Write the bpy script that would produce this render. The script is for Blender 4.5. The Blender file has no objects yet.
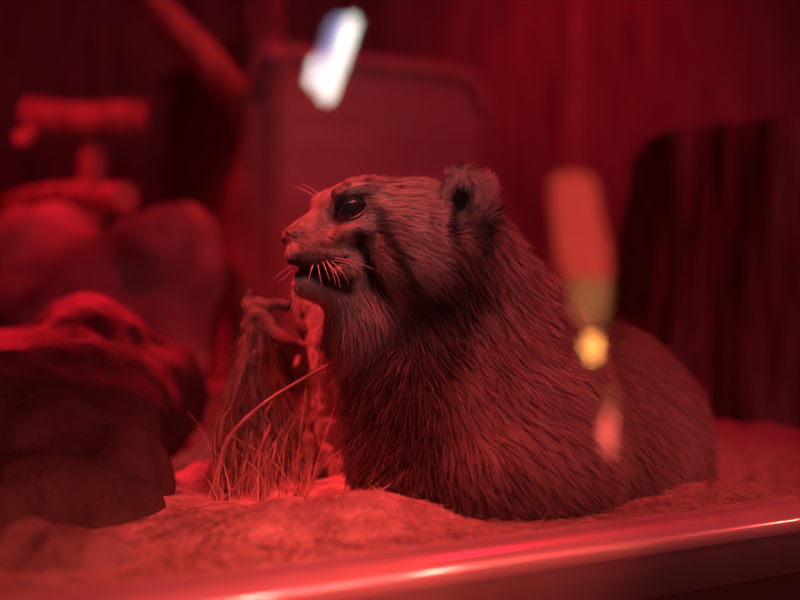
import bpy, bmesh, math, random
import numpy as np
from mathutils import Vector, Matrix

random.seed(7)
rng = np.random.default_rng(11)
S = bpy.context.scene
COL = S.collection

# ------------------------------------------------------------------ frame of the place
# x runs along the glass, y goes into the enclosure, z = 0 is the litter on the enclosure floor
YAW = math.radians(30)
CAM = np.array([0.0, -0.66, 0.16])
FW = np.array([math.sin(YAW), math.cos(YAW), 0.0])
RT = np.array([math.cos(YAW), -math.sin(YAW), 0.0])
UP = np.array([0, 0, 1.0])
FPX = 50 / 36 * 800


def L(px, py, w):
    """point seen along a sight line, at the distance w: (sideways, depth, height)"""
    return np.array([(px - 400) / FPX * w, w, CAM[2] + (300 - py) / FPX * w])


def W(p):
    """sideways / depth / height -> world"""
    p = np.asarray(p, float)
    x, y, z = p[..., 0], p[..., 1], p[..., 2]
    out = np.empty(p.shape)
    out[..., 0] = CAM[0] + x * RT[0] + y * FW[0]
    out[..., 1] = CAM[1] + x * RT[1] + y * FW[1]
    out[..., 2] = z
    return out


def at(px, py, w):
    return W(L(px, py, w))


def wdir(d):
    d = np.asarray(d, float)
    return d[..., 0:1] * RT + d[..., 1:2] * FW + d[..., 2:3] * UP


# ------------------------------------------------------------------ materials
def new_mat(name):
    m = bpy.data.materials.new(name)
    m.use_nodes = True
    nt = m.node_tree
    nt.nodes.clear()
    out = nt.nodes.new('ShaderNodeOutputMaterial')
    return m, nt, out


def pbr(name, col, rough=0.7, metal=0.0, spec=0.3, col2=None, scale=8.0, stretch=(1, 1, 1), bump=0.0, bscale=None,
        detail=6.0, contrast=(0.35, 0.65), coat=0.0):
    m, nt, out = new_mat(name)
    b = nt.nodes.new('ShaderNodeBsdfPrincipled')
    b.inputs['Roughness'].default_value = rough
    b.inputs['Metallic'].default_value = metal
    b.inputs['Specular IOR Level'].default_value = spec
    b.inputs['Coat Weight'].default_value = coat
    b.inputs['Coat Roughness'].default_value = 0.09 if 'rail' in name else 0.03
    b.inputs['Base Color'].default_value = (*col, 1)
    nt.links.new(b.outputs[0], out.inputs[0])
    if col2 is not None or bump:
        g = nt.nodes.new('ShaderNodeNewGeometry')
        mp = nt.nodes.new('ShaderNodeMapping')
        mp.inputs['Scale'].default_value = stretch
        nt.links.new(g.outputs['Position'], mp.inputs['Vector'])
    if col2 is not None:
        n = nt.nodes.new('ShaderNodeTexNoise')
        n.inputs['Scale'].default_value = scale
        n.inputs['Detail'].default_value = detail
        nt.links.new(mp.outputs[0], n.inputs['Vector'])
        r = nt.nodes.new('ShaderNodeValToRGB')
        r.color_ramp.elements[0].position = contrast[0]
        r.color_ramp.elements[1].position = contrast[1]
        r.color_ramp.elements[0].color = (*col, 1)
        r.color_ramp.elements[1].color = (*col2, 1)
        nt.links.new(n.outputs[0], r.inputs[0])
        nt.links.new(r.outputs[0], b.inputs['Base Color'])
    if bump:
        n2 = nt.nodes.new('ShaderNodeTexNoise')
        n2.inputs['Scale'].default_value = bscale or scale * 2
        n2.inputs['Detail'].default_value = 8
        nt.links.new(mp.outputs[0], n2.inputs['Vector'])
        bp = nt.nodes.new('ShaderNodeBump')
        bp.inputs['Strength'].default_value = bump
        bp.inputs['Distance'].default_value = 0.02
        nt.links.new(n2.outputs[0], bp.inputs['Height'])
        nt.links.new(bp.outputs[0], b.inputs['Normal'])
    return m


def glow(name, col, strength):
    m, nt, out = new_mat(name)
    e = nt.nodes.new('ShaderNodeEmission')
    e.inputs[0].default_value = (*col, 1)
    e.inputs[1].default_value = strength
    nt.links.new(e.outputs[0], out.inputs[0])
    return m


def coat_mat(name, rough=0.65, normal_attr=None, spec=0.25):
    m, nt, out = new_mat(name)
    b = nt.nodes.new('ShaderNodeBsdfPrincipled')
    b.inputs['Roughness'].default_value = rough
    b.inputs['Specular IOR Level'].default_value = spec
    a = nt.nodes.new('ShaderNodeAttribute')
    a.attribute_name = 'tint'
    nt.links.new(a.outputs['Color'], b.inputs['Base Color'])
    if normal_attr:
        a2 = nt.nodes.new('ShaderNodeAttribute')
        a2.attribute_name = normal_attr
        nt.links.new(a2.outputs['Vector'], b.inputs['Normal'])
    nt.links.new(b.outputs[0], out.inputs[0])
    return m


def glass_mat():
    m, nt, out = new_mat('clear_glass')
    t = nt.nodes.new('ShaderNodeBsdfTransparent')
    g = nt.nodes.new('ShaderNodeBsdfGlossy')
    g.inputs['Roughness'].default_value = 0.0
    f = nt.nodes.new('ShaderNodeFresnel')
    geo = nt.nodes.new('ShaderNodeNewGeometry')      # a thin pane: the same reflection on both faces
    ior = nt.nodes.new('ShaderNodeMapRange')
    ior.inputs['To Min'].default_value = 1.52
    ior.inputs['To Max'].default_value = 1 / 1.52
    nt.links.new(geo.outputs['Backfacing'], ior.inputs['Value'])
    nt.links.new(ior.outputs[0], f.inputs['IOR'])
    mx = nt.nodes.new('ShaderNodeMixShader')
    nt.links.new(f.outputs[0], mx.inputs[0])
    nt.links.new(t.outputs[0], mx.inputs[1])
    nt.links.new(g.outputs[0], mx.inputs[2])
    nt.links.new(mx.outputs[0], out.inputs[0])
    return m


# ------------------------------------------------------------------ object helpers
def link(o, parent=None):
    COL.objects.link(o)
    if parent is not None:
        o.parent = parent
        o.matrix_parent_inverse = parent.matrix_basis.inverted()
    return o


def mesh_obj(name, verts, faces, mat, parent=None, smooth=True):
    me = bpy.data.meshes.new(name)
    if isinstance(faces, np.ndarray) and isinstance(verts, np.ndarray):
        nv, nf, k = len(verts), len(faces), faces.shape[1]
        me.vertices.add(nv)
        me.vertices.foreach_set('co', np.ascontiguousarray(verts, np.float32).ravel())
        me.loops.add(nf * k)
        me.loops.foreach_set('vertex_index', np.ascontiguousarray(faces, np.int32).ravel())
        me.polygons.add(nf)
        me.polygons.foreach_set('loop_start', np.arange(0, nf * k, k, dtype=np.int32))
        me.update(calc_edges=True)
        me.validate()
    else:
        me.from_pydata([tuple(map(float, v)) for v in verts], [], [tuple(int(i) for i in f) for f in faces])
    if smooth:
        me.polygons.foreach_set('use_smooth', np.ones(len(me.polygons), bool))
    me.update()
    me.materials.append(mat)
    return link(bpy.data.objects.new(name, me), parent)


def bm_obj(name, bm, mat, parent=None, smooth=True):
    me = bpy.data.meshes.new(name)
    bm.normal_update()
    bm.to_mesh(me)
    bm.free()
    if smooth:
        me.polygons.foreach_set('use_smooth', np.ones(len(me.polygons), bool))
    me.materials.append(mat)
    return link(bpy.data.objects.new(name, me), parent)


def tag(o, label, cat, group=None, kind=None):
    o['label'] = label
    o['category'] = cat
    if group:
        o['group'] = group
    if kind:
        o['kind'] = kind
    return o


def empty(name, loc):
    o = bpy.data.objects.new(name, None)
    o.empty_display_size = 0.05
    o.location = loc
    link(o)
    return o


def struct(o):
    o['kind'] = 'structure'
    return o


def box(name, lo, hi, mat, parent=None, bevel=0.0):
    bm = bmesh.new()
    bmesh.ops.create_cube(bm, size=1)
    lo, hi = np.array(lo, float), np.array(hi, float)
    c, s = (lo + hi) / 2, hi - lo
    for v in bm.verts:
        v.co = Vector(c + np.array(v.co) * s)
    if bevel:
        bmesh.ops.bevel(bm, geom=bm.edges[:], offset=bevel, segments=3, profile=0.5, affect='EDGES')
    return bm_obj(name, bm, mat, parent, smooth=False)


def attr_color(me, name, cols):
    a = me.attributes.new(name, 'FLOAT_COLOR', 'POINT')
    c = np.ones((len(me.vertices), 4), np.float32)
    c[:, :3] = cols
    a.data.foreach_set('color', c.ravel())


def attr_vec(me, name, vec):
    a = me.attributes.new(name, 'FLOAT_VECTOR', 'POINT')
    a.data.foreach_set('vector', np.ascontiguousarray(vec, np.float32).ravel())


class Noise:
    """smooth noise: a sum of random waves"""
    def __init__(self, scale, seed, n=14):
        r = np.random.default_rng(seed)
        d = r.normal(size=(n, 3))
        d /= np.linalg.norm(d, axis=1)[:, None]
        self.k = d * scale * r.uniform(0.5, 1.6, (n, 1)) * 2 * math.pi
        self.ph = r.uniform(0, 2 * math.pi, n)
        self.n = n

    def __call__(self, p):
        out = np.zeros(p.shape[:-1])
        for i in range(self.n):
            out += np.sin(p @ self.k[i] + self.ph[i])
        return out / math.sqrt(self.n / 2) * 0.5


def tube(path, radii, sides=8, noise=0.0, seed=0, cap=True):
    """a tapering tube along a path: verts, faces"""
    path = np.asarray(path, float)
    n = len(path)
    radii = np.broadcast_to(np.asarray(radii, float), (n,))
    tang = np.gradient(path, axis=0)
    tang /= np.linalg.norm(tang, axis=1)[:, None] + 1e-12
    ref = np.array([0.31, 0.87, 0.38])
    V, F = [], []
    nz = Noise(25, seed)
    for i in range(n):
        a = np.cross(tang[i], ref)
        a /= np.linalg.norm(a)
        b = np.cross(tang[i], a)
        for k in range(sides):
            t = 2 * math.pi * k / sides
            d = a * math.cos(t) + b * math.sin(t)
            r = radii[i]
            if noise:
                r *= 1 + noise * float(nz((path[i] + d * radii[i])[None])[0])
            V.append(path[i] + d * r)
    for i in range(n - 1):
        for k in range(sides):
            k2 = (k + 1) % sides
            F.append((i * sides + k, i * sides + k2, (i + 1) * sides + k2, (i + 1) * sides + k))
    if cap:
        F.append(tuple(reversed(range(sides))))
        F.append(tuple((n - 1) * sides + k for k in range(sides)))
    return V, F


def spline(pts, n):
    """Catmull-Rom through the points"""
    pts = np.asarray(pts, float)
    p = np.vstack([2 * pts[0] - pts[1], pts, 2 * pts[-1] - pts[-2]])
    out = []
    m = len(pts) - 1
    for t in np.linspace(0, m - 1e-6, n):
        i = int(t)
        f = t - i
        a, b, c, d = p[i], p[i + 1], p[i + 2], p[i + 3]
        out.append(0.5 * (2 * b + (c - a) * f + (2 * a - 5 * b + 4 * c - d) * f * f + (3 * b - a - 3 * c + d) * f ** 3))
    return np.array(out)


# ------------------------------------------------------------------ implicit surfaces
def ell(c, r, rot=None):
    c, r = np.array(c, float), np.array(r, float)

    def f(p):
        q = p - c
        if rot is not None:
            q = q @ rot
        k0 = np.linalg.norm(q / r, axis=-1)
        k1 = np.linalg.norm(q / (r * r), axis=-1) + 1e-9
        return k0 * (k0 - 1) / k1
    return f


def cap(a, b, ra, rb):
    a, b = np.array(a, float), np.array(b, float)

    def f(p):
        ab = b - a
        t = np.clip(((p - a) @ ab) / (ab @ ab), 0, 1)
        d = np.linalg.norm(p - a - t[..., None] * ab, axis=-1)
        return d - (ra + (rb - ra) * t)
    return f


def smin(a, b, k):
    h = np.clip(0.5 + 0.5 * (b - a) / k, 0, 1)
    return b + (a - b) * h - k * h * (1 - h)


def smax(a, b, k):
    return -smin(-a, -b, k)


def rot_xz(deg):
    """rotation in the sideways / height plane, positive tips the top sideways to the + side"""
    t = math.radians(deg)
    c, s = math.cos(t), math.sin(t)
    return np.array([[c, 0, s], [0, 1, 0], [-s, 0, c]])


def nets(fun, lo, hi, h):
    """surface nets on a grid"""
    lo, hi = np.array(lo, float), np.array(hi, float)
    n = np.ceil((hi - lo) / h).astype(int) + 1
    ax = [lo[i] + h * np.arange(n[i]) for i in range(3)]
    f = np.empty(n, np.float32)
    step = max(1, int(400000 // (n[1] * n[2])))
    for i in range(0, n[0], step):
        g = np.stack(np.meshgrid(ax[0][i:i + step], ax[1], ax[2], indexing='ij'), -1)
        f[i:i + step] = fun(g)
    ins = f < 0
    m = n - 1
    acc = np.zeros((*m, 3), np.float32)
    cnt = np.zeros(m, np.float32)
    corners = [(i, j, k) for i in (0, 1) for j in (0, 1) for k in (0, 1)]

    def sl(o):
        return tuple(slice(o[i], o[i] + m[i]) for i in range(3))
    for c in corners:
        for a in range(3):
            if c[a] == 1:
                continue
            d = list(c)
            d[a] = 1
            f0, f1 = f[sl(c)], f[sl(d)]
            cr = (f0 < 0) != (f1 < 0)
            t = np.where(cr, f0 / np.where(cr, f0 - f1, 1), 0)
            for q in range(3):
                acc[..., q] += np.where(cr, c[q] + (t if q == a else 0), 0)
            cnt += cr
    act = cnt > 0
    idx = -np.ones(m, np.int64)
    idx[act] = np.arange(act.sum())
    cell = np.argwhere(act)
    V = lo + h * (cell + acc[act] / cnt[act][:, None])
    F = []
    for a in range(3):
        b, c = (a + 1) % 3, (a + 2) % 3
        s0 = [slice(1, m[0]), slice(1, m[1]), slice(1, m[2])]
        s0[a] = slice(0, m[a])
        s1 = list(s0)
        s1[a] = slice(1, m[a] + 1)
        i0, i1 = ins[tuple(s0)], ins[tuple(s1)]
        e = np.argwhere(i0 != i1)
        flip = i0[i0 != i1]
        base = e.copy()
        off = np.array([1, 1, 1])
        off[a] = 0
        base = e + off
        q = []
        for db, dc in ((-1, -1), (0, -1), (0, 0), (-1, 0)):
            p = base.copy()
            p[:, b] += db
            p[:, c] += dc
            q.append(idx[p[:, 0], p[:, 1], p[:, 2]])
        q = np.stack(q, 1)
        q[~flip] = q[~flip][:, ::-1]
        F.append(q)
    F = np.concatenate(F)
    F = F[(F >= 0).all(1)]
    return V, F


def vnormals(V, F):
    n = np.cross(V[F[:, 2]] - V[F[:, 0]], V[F[:, 3]] - V[F[:, 1]])
    N = np.zeros_like(V)
    for k in range(F.shape[1]):
        np.add.at(N, F[:, k], n)
    return N / (np.linalg.norm(N, axis=1)[:, None] + 1e-12)


def sstep(a, b, x):
    t = np.clip((x - a) / (b - a), 0, 1)
    return t * t * (3 - 2 * t)


# ================================================================== THE SETTING
M_backwall = pbr('fibrous_back_wall', (0.16, 0.13, 0.12), 0.95, spec=0.1, col2=(0.45, 0.38, 0.34), scale=9,
                 stretch=(3, 3, 0.35), bump=0.8, bscale=22, contrast=(0.3, 0.75))
M_sidewall = pbr('rough_dark_wall', (0.07, 0.065, 0.065), 0.95, spec=0.1, col2=(0.16, 0.14, 0.14), scale=5, bump=0.4)
M_hall = pbr('dark_hall_paint', (0.035, 0.03, 0.033), 0.9, spec=0.1, col2=(0.055, 0.045, 0.05), scale=3)
M_hallfloor = pbr('dark_hall_floor', (0.04, 0.035, 0.035), 0.6, spec=0.3, col2=(0.06, 0.05, 0.05), scale=4)
M_litter = pbr('sandy_litter', (0.40, 0.32, 0.28), 0.95, spec=0.1, col2=(0.68, 0.58, 0.52), scale=60, bump=0.35, bscale=160)
M_base = pbr('painted_base_wall', (0.018, 0.015, 0.016), 0.6, spec=0.2, col2=(0.03, 0.025, 0.025), scale=7)
M_rail = pbr('satin_rail', (0.33, 0.30, 0.29), 0.35, metal=0.0, spec=0.8, col2=(0.37, 0.34, 0.33), scale=30, coat=1.0)

GY = -0.048          # middle of the pane
X0, X1, Y0, Y1, Z0, Z1 = -2.0, 4.6, -4.2, 2.4, -0.92, 2.1
struct(box('wall_back', (X0, Y1, Z0), (X1, Y1 + 0.1, Z1), M_backwall))
struct(box('wall_left', (X0 - 0.1, Y0, Z0), (X0, Y1 + 0.1, Z1), M_sidewall))
struct(box('wall_right', (X1, Y0, Z0), (X1 + 0.1, Y1 + 0.1, Z1), M_sidewall))
struct(box('wall_hall', (X0, Y0 - 0.1, Z0), (X1, Y0, Z1), M_hall))
struct(box('ceiling', (X0, Y0, Z1), (X1, Y1, Z1 + 0.1), M_hall))
struct(box('floor_hall', (X0 - 0.1, Y0 - 0.1, Z0 - 0.1), (X1 + 0.1, Y1 + 0.1, Z0), M_hallfloor))
struct(box('wall_base', (X0, GY - 0.026, Z0), (X1, 0.02, -0.05), M_base))


def ground_h(x, y):
    """height of the litter"""
    p = np.stack([x, y, 0 * x], -1)
    h = 0.006 * GN1(p) + 0.0028 * GN2(p)
    d = np.array([0.27, 0.10])
    h = h + 0.022 * np.exp(-(((x - MX) / 0.075) ** 2 + ((y - MY) / 0.045) ** 2))
    # level towards the glass, rising gently towards the rear
    return h * sstep(-0.04, 0.03, y) + 0.02 * sstep(0.6, 2.2, y)


GN1, GN2 = Noise(5, 3), Noise(22, 4)
mp_ = at(335, 520, 0.79)
MX, MY = float(mp_[0]), float(mp_[1])


def make_floor():
    xs = np.concatenate([np.linspace(X0, -0.1, 30), np.linspace(-0.08, 1.6, 210), np.linspace(1.63, X1, 50)])
    ys = np.concatenate([np.linspace(GY + 0.006, 0.6, 100), np.linspace(0.62, Y1, 60)])
    gx, gy = np.meshgrid(xs, ys, indexing='ij')
    gz = ground_h(gx, gy)
    V = np.stack([gx, gy, gz], -1).reshape(-1, 3)
    nx, ny = len(xs), len(ys)
    i, j = np.meshgrid(np.arange(nx - 1), np.arange(ny - 1), indexing='ij')
    a = (i * ny + j).ravel()
    F = np.stack([a, a + ny, a + ny + 1, a + 1], 1)
    # skirt down to the base so that the bed is a solid body
    nV = len(V)
    V2 = V.copy()
    V2[:, 2] = -0.05
    F2 = F[:, ::-1] + nV
    edge = []
    for k in range(nx - 1):
        edge.append((k * ny, (k + 1) * ny, nV + (k + 1) * ny, nV + k * ny)[::-1])
        e = ny - 1
        edge.append((k * ny + e, (k + 1) * ny + e, nV + (k + 1) * ny + e, nV + k * ny + e))
    return mesh_obj('floor', np.vstack([V, V2]), np.vstack([F, F2, np.array(edge)]), M_litter)


floor = struct(make_floor())


def make_rail():
    """the rounded rail that holds the glass, one profile along the window"""
    prof = [(GY - 0.0045, 0.003), (GY - 0.0075, 0.0035)]
    for t in np.linspace(82, 205, 26):
        prof.append((GY - 0.0115 + 0.0165 * math.cos(math.radians(t)), -0.0125 + 0.0145 * math.sin(math.radians(t))))
    prof += [(GY - 0.022, -0.021), (GY - 0.022, -0.05), (GY + 0.005, -0.05), (GY + 0.005, -0.022), (GY - 0.0045, -0.022)]
    xs = np.linspace(X0, X1, 60)
    V = [(x, y, z) for x in xs for (y, z) in prof]
    n = len(prof)
    F = []
    for i in range(len(xs) - 1):
        for k in range(n):
            k2 = (k + 1) % n
            F.append((i * n + k, i * n + k2, (i + 1) * n + k2, (i + 1) * n + k))
    F.append(tuple(range(n))[::-1])
    F.append(tuple((len(xs) - 1) * n + k for k in range(n)))
    o = mesh_obj('trim_1', V, F, M_rail)
    bm = bmesh.new()
    bm.from_mesh(o.data)
    bmesh.ops.recalc_face_normals(bm, faces=bm.faces[:])
    bm.to_mesh(o.data)
    bm.free()
    return o


struct(make_rail())
pane = struct(box('window_1', (X0, GY - 0.004, -0.0215), (X1, GY + 0.004, Z1), glass_mat()))

# ================================================================== THE CAT
# shapes are laid out in sideways / depth / height
prims = []


def add(f, k=0.012):
    prims.append((f, k))


mm = 0.88 / FPX
# trunk
add(ell(L(474, 392, 0.915), (0.088, 0.066, 0.098), rot_xz(-14)))
add(ell(L(416, 380, 0.905), (0.050, 0.056, 0.080), rot_xz(-22)), 0.03)
add(ell(L(452, 282, 0.915), (0.050, 0.050, 0.052), rot_xz(-35)), 0.03)
add(cap(L(458, 273, 0.925), L(566, 402, 0.99), 0.036, 0.066), 0.04)
add(ell(L(617, 440, 1.03), (0.076, 0.070, 0.094), rot_xz(-18)), 0.04)
add(ell(L(490, 462, 0.905), (0.100, 0.078, 0.070)), 0.05)
add(ell(np.array([0.066, 0.868, 0.012]), (0.070, 0.052, 0.024)), 0.05)
add(ell(L(600, 465, 0.970), (0.075, 0.060, 0.055)), 0.05)
# legs and paws
for dw in (-0.030, 0.045):
    add(cap(L(435, 420, 0.905 + dw), L(430, 500, 0.895 + dw), 0.034, 0.022), 0.02)
    add(ell(np.array([0.018, 0.868 + dw, 0.017]), (0.028, 0.019, 0.015)), 0.012)
add(ell(np.array([0.135, 0.935, 0.018]), (0.045, 0.020, 0.016)), 0.012)
# tail laid round behind the haunch
tl = spline([L(660, 480, 1.08), np.array([0.27, 1.14, 0.035]), np.array([0.20, 1.19, 0.035]), np.array([0.06, 1.17, 0.035])], 9)
for a, b in zip(tl[:-1], tl[1:]):
    add(cap(a, b, 0.026, 0.026), 0.02)
# head
NOSE = L(285, 238, 0.862)
add(ell(L(410, 228, 0.893), (0.046, 0.047, 0.036), rot_xz(8)), 0.025)
add(ell(L(366, 210, 0.885), (0.028, 0.036, 0.0235), rot_xz(12)), 0.012)
add(ell(L(408, 262, 0.868), (0.036, 0.030, 0.038)), 0.02)
add(ell(L(408, 262, 0.925), (0.036, 0.030, 0.038)), 0.02)
add(cap(L(352, 222, 0.880), L(296, 239, 0.864), 0.016, 0.0085), 0.010)
add(cap(L(346, 210, 0.884), L(302, 232, 0.866), 0.0150, 0.0085), 0.008)
add(ell(L(328, 249, 0.870), (0.027, 0.021, 0.015), rot_xz(6)), 0.010)
add(ell(L(305, 254, 0.859), (0.0150, 0.011, 0.0105)), 0.005)
add(ell(L(305, 254, 0.877), (0.0150, 0.011, 0.0105)), 0.005)
add(ell(L(335, 262, 0.866), (0.022, 0.021, 0.016), rot_xz(20)), 0.008)
add(ell(L(289, 238, 0.863), (0.006, 0.008, 0.0055)), 0.004)
add(cap(L(309, 284, 0.868), L(372, 293, 0.880), 0.0105, 0.022), 0.008)
add(ell(L(306, 281, 0.868), (0.0085, 0.010, 0.0085)), 0.006)
add(ell(L(373, 316, 0.885), (0.034, 0.034, 0.026), rot_xz(-15)), 0.02)
add(ell(L(350, 231, 0.851), (0.014, 0.008, 0.007), rot_xz(-20)), 0.008)
add(ell(L(352, 192, 0.859), (0.016, 0.012, 0.0065), rot_xz(-14)), 0.006)
add(ell(L(328, 205, 0.908), (0.0135, 0.013, 0.0095), rot_xz(-20)), 0.008)
add(ell(L(336, 208, 0.888), (0.017, 0.026, 0.0125), rot_xz(-10)), 0.008)


def R_axis(axis, deg):
    return np.array(Matrix.Rotation(math.radians(deg), 3, axis))


EYE = L(352, 209, 0.8585)
EYE_R = 0.0122
EYE2 = L(331, 214, 0.913)


def cat_sdf(p):
    d = None
    for f, k in prims:
        v = f(p)
        d = v if d is None else smin(d, v, k)
    # ears, hollow towards the front
    for c, inn, tip in ((L(462, 211, 0.868), L(455, 215, 0.846), 20), (L(420, 222, 0.935), L(409, 223, 0.925), 0)):
        e = ell(c, (0.0235, 0.014, 0.0305), rot_xz(tip))(p)
        hol = ell(inn, (0.0135, 0.019, 0.0235), rot_xz(tip + 8))(p)
        d = smin(d, e, 0.008)
        d = smax(d, -hol, 0.004)
    # eye sockets
    for c in (EYE + np.array([-0.001, -0.0075, 0.000]), EYE2 + np.array([-0.004, 0.007, 0])):
        d = smax(d, -ell(c, (0.0120, 0.0085, 0.0090), rot_xz(-24) @ np.eye(3))(p), 0.003)
    # mouth, a fold on either side
    for w_ in (0.8475, 0.8885):
        d = smax(d, -ell(L(314, 270, w_), (0.030, 0.0155, 0.0036), rot_xz(-22))(p), 0.003)
    # nostrils
    for dw in (-0.006, 0.006):
        d = smax(d, -ell(L(285, 241, 0.862 + dw), (0.003, 0.0018, 0.0016))(p), 0.001)
    # flat where it sits
    return smax(d, (0.004 - p[..., 2]), 0.004)


CV, CF = nets(cat_sdf, (-0.125, 0.80, -0.004), (0.335, 1.235, 0.300), 0.0026)
CN = vnormals(CV, CF)
c0 = CV.mean(0)


def to_px(p):
    w = p[:, 1]
    return 400 + p[:, 0] / w * FPX, 300 - (p[:, 2] - CAM[2]) / w * FPX


def seg_d(px, py, pts):
    d = np.full(px.shape, 1e9)
    for (x0, y0), (x1, y1) in zip(pts[:-1], pts[1:]):
        ex, ey = x1 - x0, y1 - y0
        t = np.clip(((px - x0) * ex + (py - y0) * ey) / (ex * ex + ey * ey), 0, 1)
        d = np.minimum(d, np.hypot(px - x0 - t * ex, py - y0 - t * ey))
    return d


FN4 = Noise(130, 27)
FN1, FN2, FN3 = Noise(18, 21), Noise(60, 22), Noise(9, 23)


def coat_color(p):
    """markings of the coat, with painted shade and a crease highlight, from where on the body a hair grows"""
    px, py = to_px(p)
    base = np.array([0.46, 0.40, 0.35])
    dark = np.array([0.060, 0.050, 0.05])
    pale = np.array([0.80, 0.76, 0.72])
    c = np.tile(base, (len(p), 1))
    v = 1 + 0.22 * FN1(p) + 0.14 * FN2(p)
    c *= np.clip(v, 0.4, 1.6)[:, None]

    def mix(col, m):
        nonlocal c
        m = np.clip(m, 0, 1)[:, None]
        c = c * (1 - m) + np.asarray(col) * m
    # dark ruff, chest and forelegs; greyer saddle over the flank
    ruff = seg_d(px, py, [(425, 275), (408, 335), (395, 400), (400, 520)])
    mix(dark * 1.3, 0.9 * (1 - sstep(34, 66, ruff + 12 * FN3(p))))
    ruff2 = seg_d(px, py, [(455, 262), (450, 300), (425, 350)])
    mix(dark * 1.5, 0.8 * (1 - sstep(12, 44, ruff2 + 8 * FN1(p))))
    mix(dark * 1.4, 0.9 * sstep(440, 505, py + 14 * FN3(p)) * sstep(360, 400, px))  # shade low on the body, painted into the coat
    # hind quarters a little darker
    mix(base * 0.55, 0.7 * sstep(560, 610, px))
    head = (1 - sstep(415, 455, px)) * (1 - sstep(320, 345, py))
    mix(base * 1.45 * (1 + 0.25 * FN2(p))[:, None], 0.85 * head * (1 - sstep(255, 300, py)))
    muz = (1 - sstep(318, 345, px)) * (1 - sstep(262, 270, py))
    mix(base * 0.78 * (1 + 0.45 * FN4(p))[:, None], 0.8 * muz)
    mix(dark * 2, 0.55 * (1 - sstep(2, 5, seg_d(px, py, [(300, 244), (318, 242), (334, 245)]))))  # muzzle crease, its shade painted in
    mix(pale * 0.7, 0.6 * (1 - sstep(1, 3, seg_d(px, py, [(297, 249), (315, 248), (332, 251)]))))  # painted highlight along the crease
    # two cheek stripes
    s1 = seg_d(px, py, [(352, 233), (364, 252), (372, 275), (386, 302), (398, 330)])
    s2 = seg_d(px, py, [(372, 212), (384, 236), (396, 262), (408, 285)])
    mix(dark * 1.3, 0.95 * head * (1 - sstep(3.0, 8.5, s1)))
    mix(dark * 1.3, 0.9 * head * (1 - sstep(2.5, 8, s2)))
    mix(base * 1.25, 0.5 * head * (1 - sstep(3, 8, seg_d(px, py, [(368, 235), (382, 262), (394, 300)]))))
    # spots on the forehead
    for (x, y, r) in ((361, 183, 4), (372, 186, 4), (342, 188, 4), (383, 183, 3), (331, 196, 3), (390, 190, 3), (350, 181, 3)):
        mix(dark, 0.75 * (1 - sstep(r * 0.6, r * 1.3, np.hypot(px - x, (py - y) * 1.5))))
    # pale chin, throat and lips, pale ring below the eye
    mix(pale * 0.72, 0.8 * (1 - sstep(14, 40, np.hypot((px - 350) * 0.8, py - 312))))
    mix(pale, 0.9 * (1 - sstep(5, 10, np.hypot(px - 287, (py - 259) * 0.6))))
    mix(pale, 0.9 * (1 - sstep(4, 9, np.hypot(px - 295, (py - 286) * 0.7))))
    mix(pale * 0.9, 0.7 * (1 - sstep(2, 6, seg_d(px, py, [(328, 224), (345, 224), (368, 216)]))))
    mix(pale * 0.8, 0.6 * (1 - sstep(4, 9, seg_d(px, py, [(326, 214), (332, 206), (342, 197)]))))
    mix(dark * 2.2, 0.6 * (1 - sstep(3, 8, seg_d(px, py, [(300, 252), (318, 254), (340, 258)]))))
    # mouth: dark lip
    mix(dark * 1.2, 0.93 * (1 - sstep(5, 11, seg_d(px, py, [(291, 263), (310, 268), (328, 276), (345, 284)]))))
    # nose leather
    mix(np.array([0.26, 0.13, 0.12]), 1 - sstep(5, 8, np.hypot(px - 287, py - 239)))
    mix(pale * 0.85, 0.7 * (1 - sstep(2, 5, seg_d(px, py, [(476, 196), (468, 216), (452, 238)]))))
    mix(base * 1.3, 0.9 * (1 - sstep(4, 9, seg_d(px, py, [(444, 190), (452, 181), (464, 177), (478, 184)]))))
    # ears: dark hollow, pale rim
    mix(dark * 1.4, 0.95 * (1 - sstep(7, 11, seg_d(px, py, [(461, 200), (454, 214), (447, 230)]))))
    mix(pale * 0.75, 0.7 * (1 - sstep(3, 7, seg_d(px, py, [(432, 218), (438, 200), (450, 182)]))))
    return np.clip(c, 0.01, 0.9)


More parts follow.
